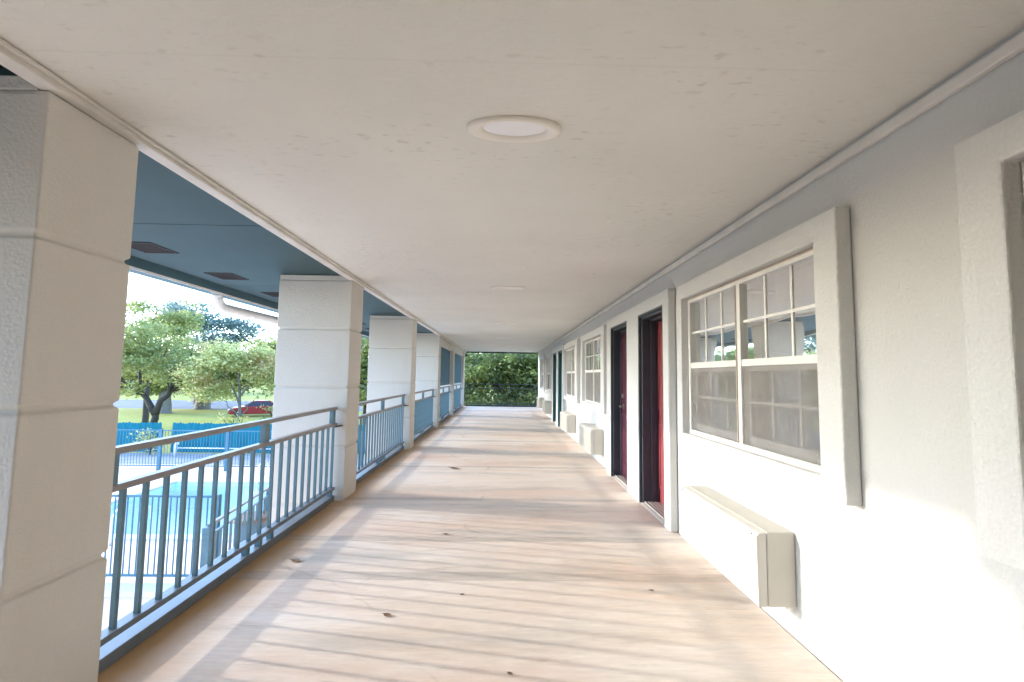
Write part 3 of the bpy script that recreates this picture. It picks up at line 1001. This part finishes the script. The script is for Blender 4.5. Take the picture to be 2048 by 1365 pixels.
pp = MB().tube([(0, 0, 0), (0, 0, .5), (.03, 0, .58), (.12, 0, .60)], .07, 10)
pp.build('post', M['white_paint'], pb, smooth=True)
MB().tube([(.1, 0, .38), (5.2, 0, .38)], .028, 8).build('rail', M['white_paint'], pb, smooth=True)
MB().tube([(5.2, 0, 0), (5.2, 0, .5), (5.17, 0, .58), (5.05, 0, .60)], .07, 10).build('post', M['white_paint'], pb, smooth=True)

# ------------------------------------------------------------------ trees
def leaf_mesh(name, m, parent, clumps, n, size, flat=.5, gaps=.0):
    """n small quads in clumps: each clump (centre, radii, weight)"""
    w = np.array([c[2] for c in clumps], float); w /= w.sum()
    which = rng.choice(len(clumps), n, p=w)
    ctr = np.array([c[0] for c in clumps])[which]
    rad = np.array([c[1] for c in clumps])[which]
    d = rng.normal(size=(n, 3)); d /= np.linalg.norm(d, axis=1)[:, None]
    rr = rng.random(n) ** .42
    # sub-sprays inside each clump keep the outline uneven
    P = ctr + d * rr[:, None] * rad
    ns = max(6, n // 26)
    spr = P[rng.choice(n, ns)]
    P2 = spr[rng.integers(0, ns, n)] + rng.normal(size=(n, 3)) * size * np.array([2.3, 2.3, 1.1])
    P = np.where(rng.random(n)[:, None] < .82, P2, P)
    a = rng.normal(size=(n, 3)); a[:, 2] *= flat
    a /= np.linalg.norm(a, axis=1)[:, None]
    nrm = rng.normal(size=(n, 3)); nrm[:, 2] += .9
    b_ = np.cross(nrm, a); b_ /= np.linalg.norm(b_, axis=1)[:, None] + 1e-9
    s = size * rng.uniform(.55, 1.25, n)[:, None]
    u, v = a * s, b_ * s * .48
    V = np.stack([P - u, P - v * 1. + u * .05, P + u, P + v * 1. + u * .05], 1).reshape(-1, 3)
    F = np.arange(n * 4).reshape(n, 4)
    me = bpy.data.meshes.new(name)
    me.vertices.add(n * 4); me.vertices.foreach_set('co', V.astype(np.float32).ravel())
    me.loops.add(n * 4); me.loops.foreach_set('vertex_index', F.astype(np.int32).ravel())
    me.polygons.add(n); me.polygons.foreach_set('loop_start', np.arange(0, n * 4, 4, dtype=np.int32))
    me.polygons.foreach_set('loop_total', np.full(n, 4, np.int32))
    me.update(calc_edges=True)
    me.materials.append(m)
    o = bpy.data.objects.new(name, me); COL.objects.link(o); o.parent = parent
    return o

def bent(p, q, k=5, w=.12):
    p, q = Vector(p), Vector(q)
    L = (q - p).length
    pts = []
    for i in range(k + 1):
        t = i / k
        j = Vector((random.uniform(-1, 1), random.uniform(-1, 1), random.uniform(-.5, .5))) * L * w * .3 * math.sin(PI * t)
        pts.append(tuple(p.lerp(q, t) + j + Vector((0, 0, L * .06 * math.sin(PI * t)))))
    return pts

def make_tree(name, base, label, leafm, barkm, trunk, limbs, clumps, n, size, r0, cat='tree', group=None, flat=.5):
    t = empty(name, base, label, cat, group)
    mb = MB()
    mb.tube([(0, 0, -.05)] + bent((0, 0, .1), trunk, 4, .1), [r0 * 1.35] + [r0 * (1.05 - .3 * i / 4) for i in range(5)], 10)
    for lm in limbs:
        p, q, ra, rb = lm
        pts = bent(p, q, 5, .25)
        mb.tube(pts, [ra + (rb - ra) * i / 5 for i in range(6)], 7)
        for _ in range(3):
            s = Vector(pts[random.randint(2, 5)])
            e = s + Vector((random.uniform(-1, 1), random.uniform(-1, 1), random.uniform(.1, .9))) * (Vector(q) - Vector(p)).length * .4
            mb.tube(bent(s, e, 3, .3), [rb * .8, rb * .6, rb * .45, rb * .3], 5)
    mb.build('trunk', barkm, t, smooth=True)
    leaf_mesh('crown', leafm, t, clumps, n, size, flat)
    return t

def cloud(c, spread, rad, k, seed):
    r = np.random.default_rng(seed)
    out = []
    for _ in range(k):
        d = r.normal(size=3); d /= np.linalg.norm(d)
        p = np.array(c) + d * np.array(spread) * r.random() ** .4
        q = rad * r.uniform(.6, 1.3)
        out.append((tuple(p), (q * 1.3, q * 1.3, q * .62), q ** 2))
    return out

# dark forked tree over the teal fence
make_tree('forked_tree', (-20.6, 28.0, G), 'dark forked tree with an open olive crown behind the teal fence', M['leaf_olive'], M['bark'],
          (.1, 0, 1.55), [((.1, 0, 1.45), (-2.2, .3, 3.4), .2, .09), ((-2.2, .3, 3.4), (-4.0, .2, 4.9), .09, .04), ((.1, 0, 1.5), (1.1, -.2, 3.0), .2, .1),
                          ((1.1, -.2, 3.0), (2.0, 0, 5.2), .1, .04), ((-1.2, .2, 2.6), (-1.0, .8, 5.6), .1, .04), ((1.0, -.2, 2.8), (3.2, -.4, 4.4), .08, .03), ((-1.8, .2, 3.0), (-4.6, 0, 2.7), .06, .02)],
          cloud((-1.3, 0, 5.0), (3.4, 2.4, 2.2), .85, 26, 1) + cloud((1.6, 0, 4.4), (2.2, 1.8, 1.1), .8, 14, 2) + cloud((-3.2, 0, 7.4), (1.3, 1.2, .8), .55, 7, 3) + cloud((-.6, .5, 5.6), (3.2, 1.8, 1.0), .8, 12, 31), 12500, .115, .22)
# slender young tree
make_tree('young_tree', (-15.1, 27.0, G), 'slender light green young tree with a yellowing top, behind the pool', M['leaf_light'], M['bark_grey'],
          (.0, 0, 3.0), [((0, 0, 2.2), (-1.6, .2, 4.4), .06, .02), ((0, 0, 1.6), (-1.2, -.2, 2.6), .04, .015), ((0, 0, 2.6), (1.5, .2, 4.6), .06, .02), ((0, 0, 3.0), (-.3, 0, 5.4), .08, .02), ((0, 0, 1.3), (.9, 0, 2.5), .035, .012)],
          cloud((-.6, 0, 4.3), (2.7, 1.9, 1.3), .75, 26, 4) + cloud((-1.6, 0, 3.2), (1.6, 1.3, .8), .6, 10, 5) + cloud((1.1, 0, 4.2), (1.5, 1.2, 1.2), .65, 10, 6), 15000, .10, .09)
# tall blue-green pair far back
make_tree('tall_tree', (-38.8, 60.0, G), 'tall hazy blue-green tree rising behind the young tree', M['leaf_blue'], M['bark_grey'],
          (0, 0, 5.0), [((0, 0, 4.4), (-3.5, 0, 9.0), .3, .1), ((0, 0, 4.6), (3.2, 0, 8.6), .3, .1), ((0, 0, 5), (.2, 0, 11), .3, .1)],
          cloud((-1.6, 0, 10.6), (3.6, 3.0, 3.0), 1.15, 30, 7) + cloud((3.6, 0, 8.9), (4.0, 2.6, 2.2), 1.15, 26, 8), 10000, .22, .5, group='trees beyond the lawn')
make_tree('lawn_tree', (-32.5, 45.5, G), 'thick grey trunk standing just behind the forked tree', M['leaf_olive'], M['bark_grey'],
          (0, 0, 2.6), [((0, 0, 2.4), (-3, 0, 5.2), .26, .1), ((0, 0, 2.4), (2.8, 0, 5.0), .26, .1)],
          cloud((-1.0, 0, 4.4), (5.2, 3.2, 2.2), 1.1, 34, 9), 9500, .26, .55, group='trees on the lawn')
make_tree('lawn_tree', (-32.4, 51.0, G), 'broad-rooted grey trunk on the lawn left of the red car', M['leaf_olive'], M['bark_grey'],
          (.1, 0, 2.8), [((0, 0, 2.6), (-3.2, 0, 5.2), .3, .1), ((0, 0, 2.4), (3.0, 0, 5.0), .26, .1)],
          cloud((.5, 0, 4.5), (5.4, 3.2, 2.2), 1.15, 34, 10), 9500, .27, .72, group='trees on the lawn')
make_tree('lawn_tree', (-22.0, 50.0, G), 'olive tree shading the red car', M['leaf_olive'], M['bark_grey'],
          (0, 0, 2.8), [((0, 0, 2.6), (-3, 0, 5.4), .26, .1), ((0, 0, 2.4), (3, 0, 5.0), .26, .1)],
          cloud((-1.5, 0, 4.6), (6.2, 3.2, 2.3), 1.15, 40, 12), 10500, .27, .45, group='trees on the lawn')
make_tree('side_tree', (-25.6, 34.0, G), 'thin open-crowned tree half hidden by the nearest column', M['leaf_olive'], M['bark'],
          (0, 0, 3.0), [((0, 0, 2.8), (-2.2, 0, 6.5), .16, .05), ((0, 0, 2.8), (1.8, 0, 6.8), .14, .04), ((0, 0, 3), (0, 0, 7.6), .14, .04)],
          cloud((.6, 0, 7.4), (3.2, 2.2, 1.9), .62, 24, 13), 5000, .13, .2)
# trees seen between the second and third columns
make_tree('side_tree', (-10.2, 35.0, G), 'olive tree glimpsed in the slit between two columns', M['leaf_dark'], M['bark'],
          (0, 0, 3.0), [((0, 0, 2.8), (-2.2, 0, 6), .16, .05), ((0, 0, 2.8), (1.8, 0, 6), .14, .04)],
          cloud((0, 0, 4.6), (2.2, 2.6, 3.0), .9, 30, 14), 7000, .2, .22)
# dark thicket closing the end of the gallery, with separate trees
for k, (x, y, h, w, s, lb, mm, nn) in enumerate((
        (-2.9, 29.0, 6.4, 3.4, 21, 'bright leafy tree at the gallery end, the leftmost of the thicket', 'leaf_dark', 9500),
        (.6, 27.6, 7.2, 3.4, 22, 'dense dark tree filling the middle of the gallery end', 'leaf_dark', 12000),
        (3.4, 26.4, 6.4, 2.6, 23, 'leafy tree beside the wall at the gallery end', 'leaf_dark', 8000),
        (-.4, 37.0, 10.0, 5.5, 24, 'tall tree standing behind the others at the gallery end', 'leaf_dark', 9000))):
    make_tree('thicket_tree', (x, y, G), lb, M[mm], M['bark'], (.1, 0, h * .3),
              [((0, 0, h * .25), (-w * .5, 0, h * .6), .12, .05), ((0, 0, h * .28), (w * .45, 0, h * .62), .12, .05), ((0, 0, h * .3), (0, 0, h * .8), .12, .04)],
              cloud((0, 0, h * .52), (w, 2.0, h * .42), .95, 40, s), int(nn * 1.7), .115 if k < 3 else .17, .16, group='trees at the gallery end')
# low shrubs by the fences
def shrub(x, y, r, h, label, m, n, z=G):
    t = empty('shrub', (x, y, z), label, 'shrub', 'shrubs by the fences')
    mb = MB()
    for k in range(6):
        a = k * 1.05
        mb.tube([(0, 0, 0), (r * .3 * math.cos(a), r * .3 * math.sin(a), h * .4), (r * .7 * math.cos(a), r * .7 * math.sin(a), h * .85)], [.02, .015, .008], 5)
    mb.build('stem', M['bark'], t)
    leaf_mesh('foliage', m, t, cloud((0, 0, h * .55), (r, r, h * .45), .28, 14, int(abs(x) * 10)), n, .09)
shrub(-16.9, 22.9, .35, 1.2, 'yellow-green weed growing at the gap in the teal fence', M['leaf_light'], 350)
shrub(-14.0, 24.6, .7, 1.9, 'green bush peeking over the teal fence', M['leaf_light'], 700)
shrub(-12.1, 24.8, .7, 2.1, 'dark green bush behind the teal fence near the young tree', M['leaf_olive'], 800)
shrub(-1.2, 24.6, 1.1, 1.5, 'low dark bush under the trees at the gallery end', M['leaf_dark'], 1200)
shrub(1.4, 24.4, 1.2, 2.4, 'taller dark bush under the trees at the gallery end', M['leaf_dark'], 1600)
# unseen wood added out to the left, blocking the bright low sky
wood = empty('added_treeline', (-70, 0, G), 'unseen far-off wood added on the pool side to block low sky', 'wood')
wood['kind'] = 'stuff'
cl = []
for k in range(60):
    y = -70 + k * 2.0 + random.uniform(-1, 1)
    h = random.uniform(6.0, 9.0)
    x = random.uniform(-4, 4)
    for z in (.22, .5, .78):
        cl.append(((x, y, h * z), (2.4, 2.4, h * .24), 1.))
lw_ = leaf_mesh('foliage', M['leaf_far'], wood, cl, 16000, .55)
lw_['kind'] = 'stuff'
# far row across the street
for k in range(9):
    x = -118 + k * 13 + random.uniform(-3, 3)
    h = random.uniform(6.5, 9.0)
    make_tree('far_tree', (x, 92 + random.uniform(-6, 6), G), ['round pale tree across the street', 'wide pale tree across the street', 'tall pale tree across the street'][k % 3] + ', %s from the left' %
              ['first', 'second', 'third', 'fourth', 'fifth', 'sixth', 'seventh', 'eighth', 'ninth'][k], M['leaf_far'], M['bark_grey'], (0, 0, 3),
              [((0, 0, 2.6), (-2, 0, 5), .2, .1), ((0, 0, 2.6), (2, 0, 5), .2, .1)], cloud((0, 0, h * .58), (5, 3, h * .36), 1.5, 20, 60 + k), 1800, .5, .3, group='trees across the street')

# ------------------------------------------------------------------ red car on the lawn
car = empty('red_car', (-22.7, 43.6, G), 'red car parked on the lawn beyond the teal fence', 'car')
car.rotation_euler = (0, 0, math.radians(206))
def car_section(x):
    """half-width, sill z, belt z at station x (metres from the middle, +x = front)"""
    return None
prof = [(-2.25, .42), (-2.27, .62), (-2.2, .86), (-1.75, .95), (-1.1, .98), (.75, .95), (1.35, .90), (1.95, .78), (2.22, .62), (2.25, .40), (2.1, .24), (-2.1, .26)]
body = MB()
ws = [(.70, .0), (.83, 1.), (.83, 1.), (.70, .0)]
n = len(prof)
rings = []
for yy, k in ((-.86, .94), (-.80, 1.0), (.80, 1.0), (.86, .94)):
    zc = .6
    rings.append([(x * (k if abs(yy) > .82 else 1.), yy, zc + (z - zc) * (k if abs(yy) > .82 else 1.)) for x, z in prof])
vs = [p for r_ in rings for p in r_]
fs = [(i * n + k, i * n + (k + 1) % n, (i + 1) * n + (k + 1) % n, (i + 1) * n + k) for i in range(3) for k in range(n)] + [tuple(range(n)), tuple(3 * n + k for k in range(n))][::-1]
bo = body.add(vs, fs).build('body', M['car_red'], car, bevel=.04, seg=2)
cab = MB()
cp = [(-1.55, .96), (-.95, 1.36), (.25, 1.38), (1.0, .95)]
n = 4
vs = [(x, -.74 if z < 1.1 else -.6, z) for x, z in cp] + [(x, .74 if z < 1.1 else .6, z) for x, z in cp]
cab.add(vs, [(0, 1, 2, 3), (7, 6, 5, 4), (0, 4, 5, 1), (1, 5, 6, 2), (2, 6, 7, 3), (3, 7, 4, 0)])
cab.build('windows', M['car_glass'], car, bevel=.03)
rf = MB()
rf.add([(-.98, -.62, 1.355), (.27, -.62, 1.375), (.27, .62, 1.375), (-.98, .62, 1.355), (-.85, -.52, 1.425), (.15, -.52, 1.435), (.15, .52, 1.435), (-.85, .52, 1.425)],
       [(0, 1, 2, 3), (4, 5, 6, 7), (0, 1, 5, 4), (1, 2, 6, 5), (2, 3, 7, 6), (3, 0, 4, 7)])
rf.build('roof', M['car_red'], car, bevel=.02)
pl = MB()
for s in (-1, 1):
    for (x0, z0, x1, z1) in ((-1.55, .97, -.95, 1.37), (.25, 1.38, 1.0, .96), (-.3, .97, -.3, 1.38)):
        pl.tube([(x0, s * .735, z0), (x1, s * .61, z1)], .03, 6)
pl.build('pillar', M['car_red'], car)
first_ = None
for x in (-1.4, 1.42):
    for s in (-1, 1):
        if first_ is None:
            w_ = MB().tube([(0, -.10, 0), (0, .10, 0)], .32, 24)
            o = first_ = w_.build('wheel', M['rubber'], car, bevel=.02)
            h_ = MB().tube([(0, -.115, 0), (0, .115, 0)], .2, 16).build('rim', M['steel'], o)
        else:
            o = copy_tree(first_, car)
        o.location = (x, s * .77, .32)
for s in (-1, 1):
    MB().box(2.17, 2.262, s * .62 - .16, s * .62 + .16, .56, .70).build('headlight', M['lamp_lens'], car, bevel=.02)
    MB().box(-2.29, -2.2, s * .6 - .18, s * .6 + .18, .62, .80).build('tail_light', M['tail'], car, bevel=.02)
MB().box(2.24, 2.275, -.26, .26, .40, .52).build('number_plate', M['white_paint'], car)
MB().box(-2.30, -2.26, -.26, .26, .50, .62).build('number_plate', M['white_paint'], car)
MB().box(2.2, 2.285, -.7, .7, .30, .39).build('bumper', M['rubber'], car, bevel=.02)

# ------------------------------------------------------------------ light
ELEV = math.radians(15.0)
AZ = Vector((-.98, .20, 0)).normalized()          # towards the sun
sun_dir = Vector((AZ.x * math.cos(ELEV), AZ.y * math.cos(ELEV), math.sin(ELEV)))
sd = bpy.data.lights.new('sun', 'SUN'); sd.energy = .3; sd.angle = math.radians(.9); sd.color = (1.0, .93, .84)
so = bpy.data.objects.new('sun', sd); COL.objects.link(so)
so.rotation_euler = sun_dir.to_track_quat('Z', 'Y').to_euler()
W = bpy.data.worlds.new('World'); SC.world = W; W.use_nodes = True
nt = W.node_tree
bg = nt.nodes.get('Background') or nt.nodes.new('ShaderNodeBackground')
sky = nt.nodes.new('ShaderNodeTexSky'); sky.sky_type = 'NISHITA'; sky.sun_disc = False
sky.sun_elevation = ELEV; sky.sun_rotation = math.atan2(AZ.x, AZ.y)
sky.air_density = .8; sky.dust_density = .5; sky.ozone_density = 2.6
nt.links.new(sky.outputs[0], bg.inputs['Color']); bg.inputs['Strength'].default_value = .15

# ------------------------------------------------------------------ camera
f_px, yaw, pitch, roll = 927., .0173, .0756, .014
cd = bpy.data.cameras.new('camera'); cd.sensor_width = 36; cd.sensor_fit = 'HORIZONTAL'; cd.lens = 36 * f_px / 2048
cd.clip_start = .05; cd.clip_end = 2000
cam = bpy.data.objects.new('camera', cd); COL.objects.link(cam)
fw = Vector((math.sin(yaw) * math.cos(pitch), math.cos(yaw) * math.cos(pitch), math.sin(pitch)))
rt = Vector((math.cos(yaw), -math.sin(yaw), 0)); up = rt.cross(fw)
r2 = rt * math.cos(roll) + up * math.sin(roll); u2 = -rt * math.sin(roll) + up * math.cos(roll)
cam.matrix_world = Matrix((( r2.x, u2.x, -fw.x, 0), (r2.y, u2.y, -fw.y, 0), (r2.z, u2.z, -fw.z, 1.33), (0, 0, 0, 1)))
SC.camera = cam

SC.render.engine = 'CYCLES'
SC.cycles.max_bounces = 10; SC.cycles.diffuse_bounces = 6; SC.cycles.transparent_max_bounces = 12
SC.cycles.caustics_reflective = False; SC.cycles.caustics_refractive = False
SC.cycles.use_denoising = True
SC.cycles.denoising_prefilter = 'ACCURATE'
SC.cycles.use_light_tree = True
vs_ = SC.view_settings
vs_.view_transform = 'Standard'; vs_.look = 'None'; vs_.gamma = 1.0; vs_.exposure = 3.65; vs_.use_curve_mapping = False
